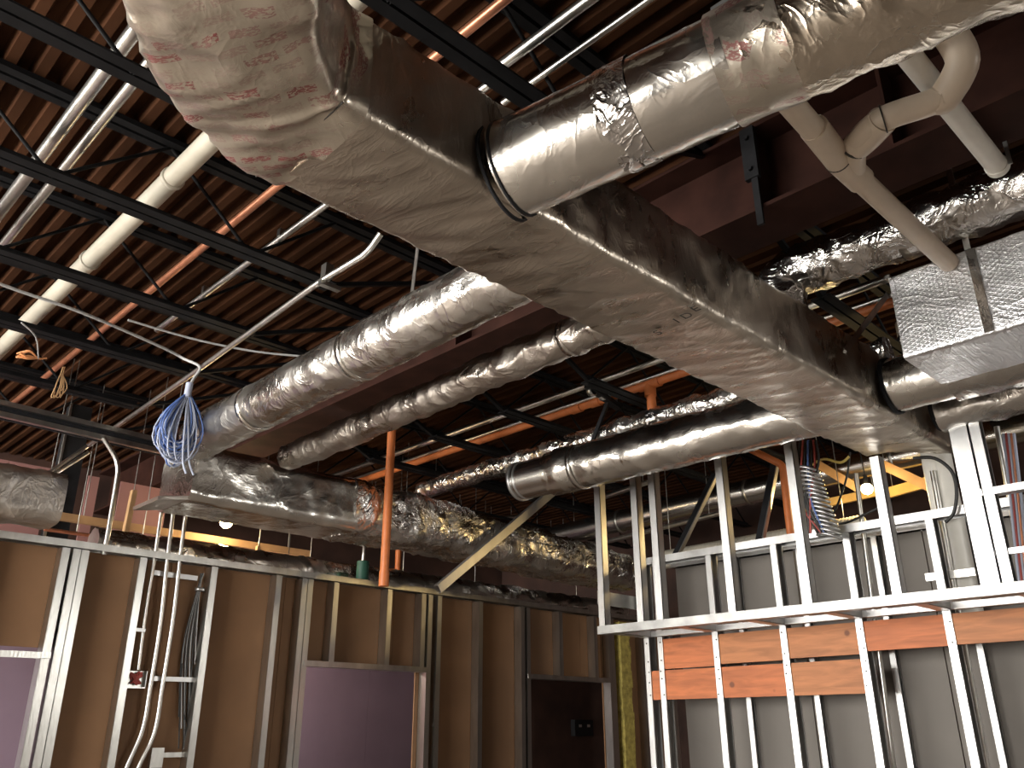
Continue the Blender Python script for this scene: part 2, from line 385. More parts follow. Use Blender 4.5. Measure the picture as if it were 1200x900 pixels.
for (a, b, z0, z1) in ((2.45,3.37,.02,2.99),(3.37,4.59,.02,2.99),(4.59,4.845,.02,2.99),(4.85,6.0,2.11,2.99),(6.0,6.33,2.11,2.99),(6.34,7.2,.02,2.99),(7.2,8.06,.02,2.99),
                       (8.07,9.2,2.10,2.99),(9.2,9.64,2.10,2.99),(9.65,11.0,.02,2.99),(-.25,1.2,2.14,2.99),(1.2,2.44,2.14,2.99)):
    MB().box(a+.002, b-.002, yb0, yb1, z0, z1).build('drywall_panel', 'brown_board', wl)
# shorter brown board visible behind the cable bay
mb = MB()
for i in range(26):
    z0 = .05+i*.11; mb.box(9.90+random.uniform(-.012,.012), 10.12+random.uniform(-.012,.012), YW-.02+random.uniform(-.012,.012), YW+.09, z0, z0+.118)
tag(mb.build('insulation_batt', 'insulation'), 'yellow mineral wool batt standing at the end of the brown partition', 'insulation')

XW, DR = 7.16, .12
wr = thing('wall_right', 'metal stud chase wall with grey board behind and plywood blocking', None, (XW, 3.5, 0), kind='structure')
ZT = 3.13
rfull = stud_mesh('stud', ZT-.03, F=.062, D=DR, face='-x', web='+'); rback = stud_mesh('stud', ZT-.03, F=.05, D=.07, face='-x', web='+')
for y in (5.40, 5.235, 4.60, 3.90, 3.205, 2.50, 1.80, 1.1, .4): place('stud', rfull, wr, (XW, y-.062, .02))
XB = 7.66
for y in (4.62, 3.93, 3.20, 2.50, 1.80, 1.1): place('stud', rback, wr, (XB-.075, y-.11, .02))
def ytrack(x, d, y0, y1, z, s, parent, name, leg=.055, m='galv_bright'):
    mb = MB(); mb.box(x-.004, x+d+.004, y0, y1, min(z, z+.006*s), max(z, z+.006*s))
    for xx in (x-.008, x+d): mb.box(xx, xx+.008, y0, y1, min(z, z+leg*s), max(z, z+leg*s))
    return mb.build(name, m, parent)
ytrack(XW, DR, -1, 5.45, ZT, -1, wr, 'top_track', .07); ytrack(XB-.08, .08, -1, 5.3, ZT, -1, wr, 'top_track', .05)
ytrack(XW, DR, -1, 5.42, .001, 1, wr, 'bottom_track')
for a, b in ((3.93,5.30),(2.72,3.92),(1.5,2.71),(.3,1.49),(-1,.29)):
    MB().box(XB, XB+.016, a, b, .02, ZT).build('drywall_panel', 'grey_board', wr)
# lapped blocking boards between the studs
def board(y0, y1, z0, z1, m):
    return MB().box(XW+.012, XW+.05, y0, y1, z0, z1).build('blocking_board', m, wr)
ys = [5.173, 4.60, 3.90, 3.205, 2.50, 1.80, 1.10]
tone = ['wood_orange','wood_tan','wood_tan','wood_orange','wood_tan','wood_orange']
for k in range(6):
    y1 = ys[k]; y0 = ys[k+1]
    zb = (2.035, 2.05, 2.06, 2.08, 2.085, 2.085)[k]
    board(y0+.002, y1-.064 if k else y1, zb, 2.315, tone[k])
for (y0, y1, m) in ((5.175, 5.335, 'wood_orange'), (4.602, 5.171, 'wood_orange'), (3.902, 4.536, 'wood_orange'), (3.207, 3.836, 'wood_tan')):
    board(y0, y1, 1.755, 2.022, m)

scm = bpy.data.meshes.new('screw'); q = MB().tube([(XW-.006,0,0),(XW+.0,0,0)], .008, 6); scm.from_pydata([v-Vector((XW,0,0)) for v in q.v], [], q.f); scm.materials.append(MATS['ink'])
for y in (5.40, 5.235, 4.60, 3.90, 3.205, 2.50):
    for z in (1.80, 1.93, 2.0, 2.12, 2.27):
        if y < 3.2 and z < 2.05: continue
        place('screw', scm, wr, (XW, y-.031+random.uniform(-.015,.015), z+random.uniform(-.02,.02)))

# soffit box hung in front of the right wall
XS, ZS = 6.50, 2.335
so = thing('soffit_frame', 'open metal stud soffit box hung in front of the grey wall', 'soffit frame', (XS, 3.3, ZS))
for (y, zt_) in ((5.42, 3.86), (4.96, 3.84), (4.74, 3.84), (3.99, 3.82), (3.30, 3.8), (2.595, 3.47)):
    me = stud_mesh('stud', zt_-ZS-.01, F=.075, D=.09, face='-x', web='-'); place('stud', me, so, (XS, y-.075, ZS+.01))
for (y, F) in ((1.985, .13), (1.845, .075), (1.45, .06), (1.2, .06)):
    me = stud_mesh('stud', 3.6-ZS, F=F, D=.09, face='-x', web='+'); place('stud', me, so, (XS, y-F, ZS+.01))
ytrack(XS, .10, .2, 5.44, ZS, 1, so, 'bottom_track', .075, 'galv_dull')
ytrack(XW-.07, .055, .2, 5.40, ZS+.003, 1, so, 'ledger_track', .05)
for y in (5.30, 4.55, 3.85, 3.15, 2.45, 1.75, 1.05):
    MB().box(XS+.108, XW-.08, y-.05, y+.05, ZS, ZS+.005).box(XS+.108, XW-.08, y-.05, y-.045, ZS, ZS+.06).build('cross_joist', 'galv_bright', so)
MB().box(XS+.02, XW+.06, 5.44, 5.446, 2.62, 2.75).build('side_strap', 'galv', so)
MB().box(XS+.02, XS+.05, 1.2, 1.86, 2.6, 2.64).build('cross_strap', 'galv_bright', so)
ytrack(XS+.01, .08, 1.1, 1.86, 3.02, 1, so, 'upper_track', .05)

# ================================================================== roof steel
def joist(y, xa, xb, bx0, bx1, label, group, ph=0):
    t = thing('bar_joist', label, 'joist', ((xa+xb)/2, y, 4.4), group)
    mb = MB()
    for s in (-1, 1):
        mb.box(bx0, bx1, y+s*.012, y+s*.075, 4.375, 4.387); mb.box(bx0, bx1, y+s*.012-(.004 if s > 0 else 0), y+s*.012+(.004 if s < 0 else 0), 4.375, 4.44)
    mb.build('bottom_chord', 'joist_paint', t)
    mb = MB()
    for s in (-1, 1): mb.box(xa, xb, y+s*.012, y+s*.07, 4.90, 4.935)
    mb.build('top_chord', 'joist_paint', t)
    n = max(2, round((bx1-bx0)/.62)); dx = (bx1-bx0)/n
    for k in range(n):
        a = (bx0+k*dx, y, 4.385 if (k+ph) % 2 == 0 else 4.91); b = (bx0+(k+1)*dx, y, 4.91 if (k+ph) % 2 == 0 else 4.385)
        MB().tube([a, b], .012, 8).build('web_rod', 'joist_paint', t)
    if xb == 4.15: MB().bar((bx1-.03, y, 4.385), (xb-.1, y, 4.90), .04, .03).build('end_web', 'joist_paint', t)
    if xa == 4.20: MB().bar((bx0+.03, y, 4.385), (xa+.1, y, 4.90), .04, .03).build('end_web', 'joist_paint', t)
nj = [(-1.15,'out beyond the near end of the big duct'), (0.0,'straight above the camera'), (1.15,'above the large round branch duct at the top right'), (2.32,'directly above the main trunk duct'),
      (3.51,'behind the printed elbow at the top left'), (4.64,'second from the top left, ending by the conduit clamp'), (5.76,'third from the top on the left'),
      (6.87,'fourth from the top on the left'), (8.0,'above the brown partition on the left'), (9.2,'over the room behind the brown partition')]
for y, lb in nj: joist(y, X0+.05, 4.15, X0+.3, 2.78, 'black bar joist '+lb, 'bar joists left of the steel beam', 1 if y < 3 else 0)
fj = [(2.31,'seen past the end of the crossed foil ducts'), (3.42,'just past the main trunk duct'), (4.53,'above the orange tee'), (5.62,'third from the brown partition'), (6.70,'carrying the diagonal brace'), (7.83,'nearest the brown partition'), (9.0,'over the dark doorway room')]
for y, lb in fj: joist(y, 4.20, X1-.1, 5.40, X1-.3, 'black bar joist beyond the steel beam, '+lb, 'bar joists right of the steel beam')
bm_ = thing('steel_beam', 'dark maroon primed steel roof beam running between foil ducts', 'beam', (4.17, 4, 4.3))
MB().box(3.97, 4.37, Y0+.1, Y1-.1, 4.3, 4.325).build('bottom_flange', 'beam_primer', bm_)
MB().box(3.97, 4.37, Y0+.1, Y1-.1, 4.865, 4.89).build('top_flange', 'beam_primer', bm_)
MB().box(4.155, 4.185, Y0+.1, Y1-.1, 4.325, 4.865).build('web', 'beam_primer', bm_)
for y in (1.2, 1.98, 3.2, 4.7): MB().box(3.985, 4.155, y-.01, y+.01, 4.325, 4.865).build('stiffener_plate', 'beam_primer', bm_)
for y in (.75,): MB().box(4.12, 4.155, y-.25, y+.25, 4.36, 4.72).build('splice_plate', 'beam_primer', bm_)
t = thing('hanger_bracket', 'black bolted bracket on the maroon beam beside the beige pipe', 'bracket', (3.95, 1.95, 4.2))
bpl = MB().box(3.93, 3.965, 1.93, 2.02, 4.5, 4.86).build('plate', 'black_steel', t)
MB().box(3.94, 3.96, 1.945, 1.985, 4.18, 4.5).build('strap', 'black_steel', t)
for z in (4.56, 4.78): MB().tube([(3.93, 1.975, z), (3.91, 1.975, z)], .016, 6).build('bolt', 'black_steel', bpl)
t = thing('steel_column', 'black square steel column rising behind the left end of the brown partition', 'column', (2.85, 9.9, 0))
MB().box(2.72, 2.94, 9.80, 9.98, 0, 4.9).build('shaft', 'black_steel', t); MB().box(2.695, 2.72, 9.78, 9.82, 0, 4.9).build('lit_edge', 'galv', t)  # pale strip stands in for light on the column's left edge
t = thing('channel_beam', 'double steel channel running level across the black column', 'beam', (2.2, 8.05, 4.0))
for z in (4.03, 4.13): MB().bar((.6, 8.0, z+.02), (3.35, 8.02, z-.02), .05, .045).build('channel', 'galv', t)
MB().bar((.6, 8.06, 4.1), (3.35, 8.08, 4.06), .03, .15).build('web_plate', 'black_steel', t)
for x in (.8, 3.2): MB().tube([(x, 8.05, 4.1), (x, 8.0, 4.9)], .008, 6).build('hanger_rod', 'galv', t)

# ================================================================== ducts
ZD0, ZD1, YT0, YT1 = 3.5, 3.98, 2.09, 2.66
yc, hw = (YT0+YT1)/2, (YT1-YT0)/2
tr = thing('trunk_duct', 'large rectangular foil wrapped trunk duct crossing the ceiling with a printed elbow', 'duct', (3.8, yc, ZD0))
pr_ = rprof(hw, ZD0, ZD1, .05)
xs = [6.55-i*.035 for i in range(int((6.55-1.28)/.035)+1)]; path = [(x, yc) for x in xs]
trw = rsweep(MB(), path, pr_, .011, .010, 3.0, sag=.012).build('trunk_wrap', 'foil_trunk', tr)
# elbow: bends 45 degrees off towards the camera's left
ex, R_ = 1.30, .42
arc = [(ex+.03-i*.03, yc) for i in range(3)]
cx, cy = ex-.03, yc-R_
for i in range(1, 22):
    a = math.radians(90+50*i/21); arc.append((cx+R_*math.cos(a), cy+R_*math.sin(a)))
d = Vector((arc[-1][0]-arc[-2][0], arc[-1][1]-arc[-2][1])).normalized()
for i in range(1, 52): arc.append((arc[23][0]+d.x*.035*i, arc[23][1]+d.y*.035*i))
el = rsweep(MB(), arc, rprof(hw+.006, ZD0-.006, ZD1+.006, .055), .032, .016, 8.0, sag=.018).build('elbow_wrap', 'foil_printed', tr)
mb = MB()                                         # taped seam between elbow and straight run
sp = [P(300,207,'z',ZD0-.004), P(325,188,'z',ZD0-.014), P(352,165,'z',ZD0-.018), P(380,140,'z',ZD0-.014), P(402,120,'z',ZD0-.004)]
mb.tube(smooth_path(sp, 8), .0035, 6).build('seam', 'ink', tr)
# far end of the trunk: the left side closes in towards the right
mb = MB()
def skew(i, u, z):
    f = i/14.0; return Vector((0, 0, 0))
pth = [(6.53+i*.035, yc) for i in range(15)]
endp = rprof(hw-.004, ZD0+.004, ZD1-.01, .05)
def sk2(i, u, z):                                 # path runs +x, so u>0 is the right (low y) side
    f = i/14.0; c = (u+hw)/(2*hw)                 # 0 left .. 1 right ... left side pulls back
    return Vector((-f*.45*(1-c), 0, f*.05*(1-c)))
rsweep(MB(), pth, endp, .012, .010, 5.0, skew=sk2).build('end_boot', 'foil_trunk', tr)
# lettering printed on the wrap
for ch, px, py in (('S', 771, 390), ('I', 793, 376), ('D', 805, 370), ('E', 815, 362)):
    cu = bpy.data.curves.new('letter', 'FONT'); cu.body = ch; cu.size = .085; cu.extrude = .0008; cu.align_x = 'CENTER'; cu.align_y = 'CENTER'
    o = bpy.data.objects.new('tmp', cu); me = bpy.data.meshes.new_from_object(o); bpy.data.objects.remove(o)
    me.materials.append(MATS['ink']); c = P(px, py, 'z', ZD0-.034)
    o = bpy.data.objects.new('printed_letter', me); link(o, trw, c)
    o.rotation_euler = Matrix(((0,-1,0),(-1,0,0),(0,0,-1))).to_euler()
# hanger strap beside the trunk's far end
t = thing('hanger_strap', 'grey metal hanger strap leaning from trunk duct to the black joist end', 'strap', (5.2, 2.05, 3.98))
MB().bar(P(990, 412, 'y', 2.05), P(1040, 345, 'y', 2.05), .045, .004, up=(0,1,0)).build('strap', 'galv', t)
MB().tube([P(990, 412, 'y', 2.06), P(990, 412, 'y', 2.03)], .012, 8).build('screw', 'galv', t)

# large round branch to the upper right
BA = Vector((2.055, 2.12, 3.655)); BD = Vector((.239, -1, .08)).normalized()
t = thing('branch_duct', 'large round foil wrapped branch duct leaving the trunk towards the upper right', 'duct', BA)
mb = MB(); wrapped(mb, [BA+BD*.03, BA+BD*1.0], .203, .004, 3, pinch=(), seed=1, crumple=.002); mb.build('smooth_sleeve', 'foil_smooth', t)
mb = MB(); wrapped(mb, [BA+BD*.97, BA+BD*3.4], .205, .010, 3.2, pinch=((.03,.03,.03),(.4,.03,.04),(.8,.03,.05)), seed=2, crumple=.009); mb.build('crumpled_wrap', 'foil_champagne', t)
mb = MB(); wrapped(mb, [BA+BD*.95, BA+BD*1.2], .2085, .010, 3.2, pinch=(), seed=2, crumple=.006, caps=False); mb.build('printed_tape', 'foil_printed', t)
mb = MB(); ring(mb, BA+BD*.045, BD, .2, .012); ring(mb, BA+BD*.0, BD, .205, .014); mb.build('collar', 'black_steel', t)
mb = MB(); wrapped(mb, [BA+BD*.50, BA+BD*.64], .204, .003, 7, pinch=(), seed=4, crumple=.007, caps=False); mb.build('tape_band', 'foil_crumpled', t)

def yduct(name, label, x, z, ya, yb, r, m='foil', amp=.010, crumple=.006, pinch=(), group=None, bands=(), seed=0, band_m='foil_smooth', x2=None, z2=None):
    a = Vector((x, ya, z)); b = Vector((x if x2 is None else x2, yb, z if z2 is None else z2)); d = (b-a).normalized()
    t = thing(name, label, 'duct', a, group)
    mb = MB(); wrapped(mb, [a, b], r, amp, 3.2, pinch=pinch, seed=seed, crumple=crumple); wrp = mb.build('insulation_wrap', m, t)
    for s in bands: mb = MB(); ring(mb, a+d*s, d, r*.995, .05); mb.build('tape_band', band_m, wrp)
    return t
G = 'round foil branch ducts'
t = yduct('branch_duct', 'long round foil duct left of the maroon beam, reaching the header duct', 2.78, 3.75, 2.70, 6.62, .175, 'foil', .007, .005, ((2.9,.03,.05),(1.0,.02,.04)), G, (2.9, 1.55), 11, x2=2.85)
mb = MB(); mb.bar((2.68, 3.56, 3.87), (2.68, 3.50, 4.38), .03, .004, up=(1,0,0)); mb.build('hanger_strap', 'galv', t)
t = yduct('branch_duct', 'thin lumpy round foil duct right of the maroon beam, reaching the header duct', 3.61, 3.76, 2.70, 6.60, .115, 'foil_dark', .011, .008, ((.5,.06,.04),(1.1,.05,.05),(1.75,.05,.04),(2.5,.04,.05)), G, (.45,), 17, x2=3.68)
t = yduct('branch_duct', 'round foil duct with a bare metal end, right of the trunk and above the soffit', 5.90, 3.75, 2.70, 5.28, .205, 'foil_smooth', .008, .005, ((2.42,-.05,.05),(2.2,.03,.03)), G, (2.25,), 23, x2=5.74)
MB().tube([(5.742,5.24,3.75),(5.72,5.72,3.75)], .185, 48).build('bare_sleeve', 'bare_duct', t)
mb = MB(); ring(mb, (5.72, 5.69, 3.75), (0,1,0), .185, .03); ring(mb, (5.722, 5.63, 3.75), (0,1,0), .180, .02); mb.build('end_bead', 'galv_bright', t)
t = yduct('branch_duct', 'slim crumpled foil duct high up behind the orange sprinkler main', 6.22, 4.18, 2.2, 7.9, .10, 'foil_crumpled', .015, .010, ((1.6,.15,.05),(2.4,.15,.06),(3.4,.12,.06)), G, (), 29)
# ducts on the right of the trunk
t = yduct('branch_duct', 'round brownish foil duct leaving the right side of the trunk below the quilted duct', 5.76, 3.715, 2.06, 1.62, .19, 'foil_smooth', .004, .003, (), G, (), 31)
mb = MB(); ring(mb, (5.76, 2.055, 3.715), (0,1,0), .195, .03); mb.build('collar', 'black_steel', t)
mb = MB(); wrapped(mb, [(5.76,1.66,3.715),(5.76,-2.5,3.715)], .215, .010, 3, pinch=((.05,.05,.05),), seed=33); mb.build('outer_wrap', 'foil', t)
t = yduct('branch_duct', 'lower thin foil duct at the right edge beside the bright post', 6.50, 3.70, 2.02, -2.5, .145, 'foil', .010, .008, ((.1,.04,.04),), G, (), 37)
mb = MB(); ring(mb, (6.50, 2.03, 3.70), (0,1,0), .135, .03); mb.build('collar', 'black_steel', t)
# flexible one over the trunk
t = thing('branch_duct', 'crumpled foil duct rising off the trunk and crossing behind the beige pipes', 'duct', (4.86, 2.32, 3.98), G)
pth = bend_path([(4.80, 2.34, 3.99), (4.83, 2.32, 4.33), (4.87, 1.9, 4.33), (4.90, -2.0, 4.33)], .22, 8)
mb = MB(); wrapped(mb, pth, .165, .016, 3.4, pinch=((.9,.08,.05),(1.4,.06,.05)), seed=41, crumple=.010); mb.build('insulation_wrap', 'foil_crumpled', t)
mb = MB(); ring(mb, (4.88, 1.45, 4.33), (0,1,0), .166, .16); mb.build('tape_band', 'foil_printed', t)
# quilted rectangular duct
t = thing('rectangular_duct', 'rectangular duct in quilted silver foil at the right edge', 'duct', (5.2, 0, 3.54))
yq = [1.66-i*.035 for i in range(110)]
rsweep(MB(), [(5.22, y) for y in yq], rprof(.30, 3.54, 4.09, .018, 3), .006, .004, 12.0).build('quilted_wrap', 'foil_scrim', t)
for y in (1.18,): MB().box(4.908, 4.915, y-.025, y+.025, 3.55, 4.08).build('seam_tape', 'foil_smooth', t)
MB().box(4.90, 5.54, 1.645, 1.675, 4.075, 4.10).build('flange', 'galv', t)
for y in (1.2, .2): MB().bar((4.95, y, 4.1), (4.95, y, 4.9), .035, .004, up=(1,0,0)).build('hanger_strap', 'galv', t)
# header duct along the brown partition
t = thing('header_duct', 'big crumpled foil header duct running above the brown partition', 'duct', (6, 6.98, 3.22))
hp = [(2.86+i*.04, 6.98) for i in range(150)]
def hsk(i, u, z): return Vector((0, 0, -.0022*max(0, i-70)*(1 if z > 3.5 else .3)))
rsweep(MB(), hp[:42], rprof(.32, 3.235, 3.74, .09, 6), .012, .008, 21.0, skew=hsk).build('smooth_section', 'foil_smooth', t)
rsweep(MB(), hp[40:], rprof(.33, 3.225, 3.745, .16, 8), .035, .022, 22.0, skew=lambda i, u, z: hsk(i+40, u, z)).build('crumpled_section', 'foil_crumpled', t)
MB().bar((2.62, 6.95, 3.22), (2.9, 6.95, 3.27), .5, .03).build('end_flap', 'foil_dark', t)
# duct end at the far left
t = thing('wrapped_duct', 'short foil wrapped duct end beside the black column at the left edge', 'duct', (0.5, 7.55, 3.05))
lp = [(2.12-i*.04, 7.55) for i in range(90)]
rsweep(MB(), lp, rprof(.22, 3.05, 3.46, .10, 6), .022, .016, 31.0).build('insulation_wrap', 'foil_dark', t)
# foil run just behind the top track
t = thing('wrapped_duct', 'low foil run lying just behind the top track of the brown partition', 'duct', (6, 8.42, 2.95))
mb = MB(); wrapped(mb, [(2.75,8.42,3.10),(10.6,8.42,3.14)], .165, .02, 3, step=.05, pinch=((1.6,.1,.05),(3.2,.1,.05),(4.6,-.1,.1)), seed=51, crumple=.012); mb.build('insulation_wrap', 'foil', t)
for x in (3.2, 6.4, 9.6): MB().tube([(x, 8.42, 3.2), (x, 8.42, 4.945)], .005, 6).build('hanger_rod', 'galv', t)
# ducts and pipes far behind the soffit
t = thing('far_duct', 'plain grey round duct in the dark room beyond the soffit', 'duct', (9.2, 6, 4.1))
MB().tube([(9.2, 9.5, 4.12), (9.2, 1.5, 4.25)], .15, 32).build('sleeve', 'bare_duct', t)
for y in (7.2, 5.2, 3.4): mb = MB(); ring(mb, (9.2, y, 4.12+.13*(9.5-y)/8), (0,1,0), .15, .03); mb.build('joint_bead', 'galv', t)
t = thing('far_duct', 'white ribbed flexible duct low behind the grey wall top', 'duct', (8.6, 5, 3.3))
mb = MB(); pts = resample([(8.6, 6.2, 3.40), (8.6, 3.6, 3.42)], .012); mb.tube(pts, lambda i: .10+(.012 if i % 3 == 0 else 0), 20); mb.build('ribbed_hose', 'white_pipe', t)
for y in (6.0, 3.8): MB().tube([(8.6, y, 3.5), (8.6, y, 4.945)], .005, 6).build('hanger_rod', 'galv', t)

# ================================================================== pipes and conduits
def pipe(name, label, cat, pts, r, m, group=None, seg=14, parent=None):
    o = MB().tube(pts, r, seg).build(name, m, parent)
    if parent is None: tag(o, label, cat, group)
    return o
def hang(t, p): MB().tube([Vector(p), (p[0], p[1], 4.945)], .005, 6).build('hanger_rod', 'galv', t)
def hpipe(name, label, cat, pts, r, m, group, at):
    t = thing(name, label, cat, pts[0], group); MB().tube(pts, r, 12).build('tube', m, t)
    for f in at: hang(t, Vector(pts[0]).lerp(Vector(pts[-1]), f))
def yrun(px, z, ya, yb):                           # straight run along y through the mean of pixel hits at height z
    hits = [P(a, b, 'z', z) for a, b in px]; x = sum(h.x for h in hits)/len(hits)
    return [Vector((x, ya, z)), Vector((x, yb, z))]
t = thing('drain_pipe', 'thick off-white pipe threaded through the joists at the upper left', 'pipe', (1.55, 4, 4.6))
l = yrun([(100,312),(161,250),(235,175)], 4.6, 1.2, 8.6); MB().tube(l, .062, 24).build('pipe_run', 'white_pipe', t)
for y in (4.5, 5.85): mb = MB(); ring(mb, (l[0].x, y, 4.6), (0,1,0), .062, .03, 24); mb.build('coupling', 'white_pipe', t)
G = 'steel conduits among the joists'
pipe('conduit', 'leftmost and thicker of two grey conduits side by side at the upper left', 'conduit', yrun([(124,80),(53,178)], 4.58, 2.9, 8.5), .037, 'conduit', G)
pipe('conduit', 'thinner right one of two grey conduits side by side at the upper left', 'conduit', yrun([(150,98),(10,283)], 4.58, 2.9, 8.5), .030, 'conduit', G)
pipe('copper_pipe', 'thin copper pipe between the off-white pipe and a grey conduit', 'pipe', yrun([(315,215),(120,395)], 4.6, .9, 9.6), .026, 'copper')
t = thing('conduit', 'single grey conduit right of the copper pipe, clamped to joists', 'conduit', (2.36, 4.5, 4.6), G)
l = yrun([(378,242),(232,352)], 4.58, 2.55, 6.6); MB().tube(l, .022, 14).build('tube', 'conduit', t)
for y in (4.62, 5.74): MB().box(l[0].x-.02, l[0].x+.02, y-.02, y+.02, 4.59, 4.65).build('clamp', 'galv', t)
pipe('conduit', 'bright conduit at the top, left one of the pair above the round branch duct', 'conduit', yrun([(590,75),(690,0)], 4.58, -1, 2.5), .028, 'conduit', G)
pipe('conduit', 'bright thin conduit at the top, right one of the pair above the round branch duct', 'conduit', yrun([(627,97),(755,0)], 4.58, -1, 2.6), .017, 'conduit', G)
o = MB().box(2.74, 2.80, -1, 1.47, 4.52, 4.525).box(2.74, 2.746, -1, 1.47, 4.52, 4.58).box(2.794, 2.80, -1, 1.47, 4.52, 4.58).build('strut_channel', 'galv_bright'); tag(o, 'open galvanised strut channel ending above the round branch duct at the top', 'channel')
# long conduit from under the trunk to the far left
t = thing('conduit', 'long slanting conduit from under the trunk down to the black column', 'conduit', (2.6, 6, 4.2), G)
a = [P(446,274,'z',4.34), P(430,297,'z',4.24), P(375,330,'z',4.22), P(230,435,'z',4.22), P(100,525,'z',4.22)]
MB().tube(bend_path(a, .15), .021, 14).build('tube', 'conduit', t)
c = P(383,325,'z',4.24); MB().box(c.x-.03, c.x+.03, c.y-.03, c.y+.03, 4.23, 4.33).build('clamp', 'galv', t)
MB().box(c.x-.05, c.x+.10, c.y-.02, c.y+.02, 4.17, 4.20).build('clamp_foot', 'galv', t)
hpipe('conduit', 'short conduit continuing past the black column towards the left foil duct', 'conduit', [P(102,523,'y',8.6), P(55,556,'y',8.6)], .02, 'conduit', G, (.9,))
hpipe('conduit', 'second short conduit just below its twin past the black column', 'conduit', [P(104,530,'y',8.6), P(57,560,'y',8.6)], .018, 'conduit', G, (.8,))
pipe('bent_conduit', 'pale conduit bending down into the brown partition right of the black column', 'conduit', bend_path([P(121,513,'y',7.97), P(140,543,'y',7.97), P(128,618,'y',7.97), P(122,650,'y',7.97)], .12), .022, 'conduit')
G2 = 'conduits in the brown partition bay'
t = thing('wall_conduit', 'shortest left conduit dropping to the small box in the stud bay', 'conduit', P(165,780,'y',7.95), G2)
MB().tube(bend_path([P(189,600,'y',7.95), P(182,650,'y',7.95), P(170,720,'y',7.95), P(162,785,'y',7.95)], .2), .016, 12).build('tube', 'conduit', t)
MB().tube([P(202,600,'y',7.95), P(194,675,'y',7.95)], .001, 4).build('label_seam', 'conduit', t)
pipe('wall_conduit', 'middle curved conduit in the stud bay', 'conduit', smooth_path([P(203,600,'y',7.93), P(196,655,'y',7.93), P(188,730,'y',7.93), P(176,805,'y',7.93), P(167,855,'y',7.93), P(148,900,'y',7.93), P(140,930,'y',7.93)], 8), .019, 'conduit', G2)
pipe('wall_conduit', 'right curved conduit in the stud bay', 'conduit', smooth_path([P(218,600,'y',7.93), P(211,655,'y',7.93), P(202,730,'y',7.93), P(190,805,'y',7.93), P(181,858,'y',7.93), P(162,900,'y',7.93), P(154,930,'y',7.93)], 8), .019, 'conduit', G2)
c = P(160, 796, 'y', 7.95)
t = thing('junction_box', 'small open metal junction box with red wires on a stud of the brown partition', 'electrical box', c)
MB().box(c.x-.09, c.x+.08, 7.93, 7.99, c.z-.075, c.z-.065).box(c.x-.09, c.x-.085, 7.93, 7.99, c.z-.07, c.z+.07).box(c.x+.075, c.x+.08, 7.93, 7.99, c.z-.07, c.z+.07).box(c.x-.09, c.x+.08, 7.985, 7.99, c.z-.07, c.z+.07).build('box', 'galv', t)
for k in range(5): MB().tube(smooth_path([(c.x+random.uniform(-.06,.06), 7.95, c.z+random.uniform(-.05,.06)) for _ in range(4)], 5), .009, 6).build('wire', 'red_wire', t)
def bay_bar(label, px0, py0, px1, py1, y, ht):
    a = P(px0, py0, 'y', y); b = P(px1, py1, 'y', y); tag(MB().bar(a, b, .02, ht).build('mounting_bar', 'galv_bright'), label, 'bracket', 'mounting bars in the stud bay')
bay_bar('upper mounting bar behind the conduits in the stud bay', 180, 671, 231, 678, 7.99, .045)
bay_bar('lower perforated mounting bar across the stud bay', 177, 795, 236, 797, 7.985, .04)
bay_bar('short strap clipping the left conduit to the stud', 152, 737, 170, 739, 7.92, .03)
t = thing('cable_bundle', 'bundle of thin hanging cables in the stud bay right of the conduits', 'cables', P(235, 690, 'y', 7.99))
for k in range(11):
    s = k/10
    pts = [P(237+random.uniform(-2,2), 672, 'y', 7.98), P(234-3*s, 692, 'y', 7.975), P(228-16*s+random.uniform(-2,2), 760, 'y', 8.0), P(224-16*s+random.uniform(-3,3), 830+random.uniform(0,60), 'y', 8.0)]
    MB().tube(smooth_path(pts, 6), .006, 6).build('cable', 'black_cable' if k % 3 else 'grey_cable', t)
mb = MB(); ring(mb, P(234, 691, 'y', 7.975), (0,0,1), .035, .03, 16); mb.build('cable_tie', 'galv_bright', t)
c = P(183, 885, 'y', 7.98); t = thing('switch_box', 'small grey box low in the stud bay at the bottom edge', 'electrical box', c)
MB().box(c.x-.06, c.x+.05, 7.94, 7.99, c.z-.10, c.z+.06).build('box', 'galv', t); MB().box(c.x+.06, c.x+.25, 7.97, 7.98, c.z-.02, c.z+.02).build('bar', 'galv', t)

# orange sprinkler pipes
def orange(label, pts, r=.04, rad=.06): return pipe('sprinkler_pipe', label, 'pipe', bend_path(pts, rad) if len(pts) > 2 else pts, r, 'orange_pipe', 'orange sprinkler pipes')
t = thing('sprinkler_pipe', 'vertical orange sprinkler drop hanging in front of the header duct', 'pipe', (4.79, 6.5, 2.72), 'orange sprinkler pipes')
MB().tube([(4.76, 6.55, 4.94), (4.76, 6.55, 2.80)], .042, 20).build('drop', 'orange_pipe', t); MB().tube([(4.76, 6.55, 2.87), (4.76, 6.55, 2.73)], .048, 20).build('coupling', 'orange_pipe', t)
t = thing('sprinkler_pipe', 'orange sprinkler main with a tee above the bare duct end', 'pipe', (6.05, 5, 4.55), 'orange sprinkler pipes')
l = yrun([(660,489),(790,434)], 4.55, 1.2, 9.5); xm = l[0].x; MB().tube(l, .042, 18).build('main', 'orange_pipe', t)
yt = P(755, 447, 'z', 4.55).y
MB().tube([(xm, yt-.12, 4.55), (xm, yt+.12, 4.55)], .056, 18).build('tee', 'orange_pipe', t); MB().tube([(xm, yt, 4.55), (xm, yt, 4.42)], .056, 18).build('tee_outlet', 'orange_pipe', t)
MB().tube([(xm, yt, 4.5), (xm+.03, yt, 4.0)], .045, 18).build('drop', 'orange_pipe', t); MB().tube([(xm+.03, yt, 4.13), (xm+.03, yt, 3.95)], .058, 18).build('coupling', 'orange_pipe', t)
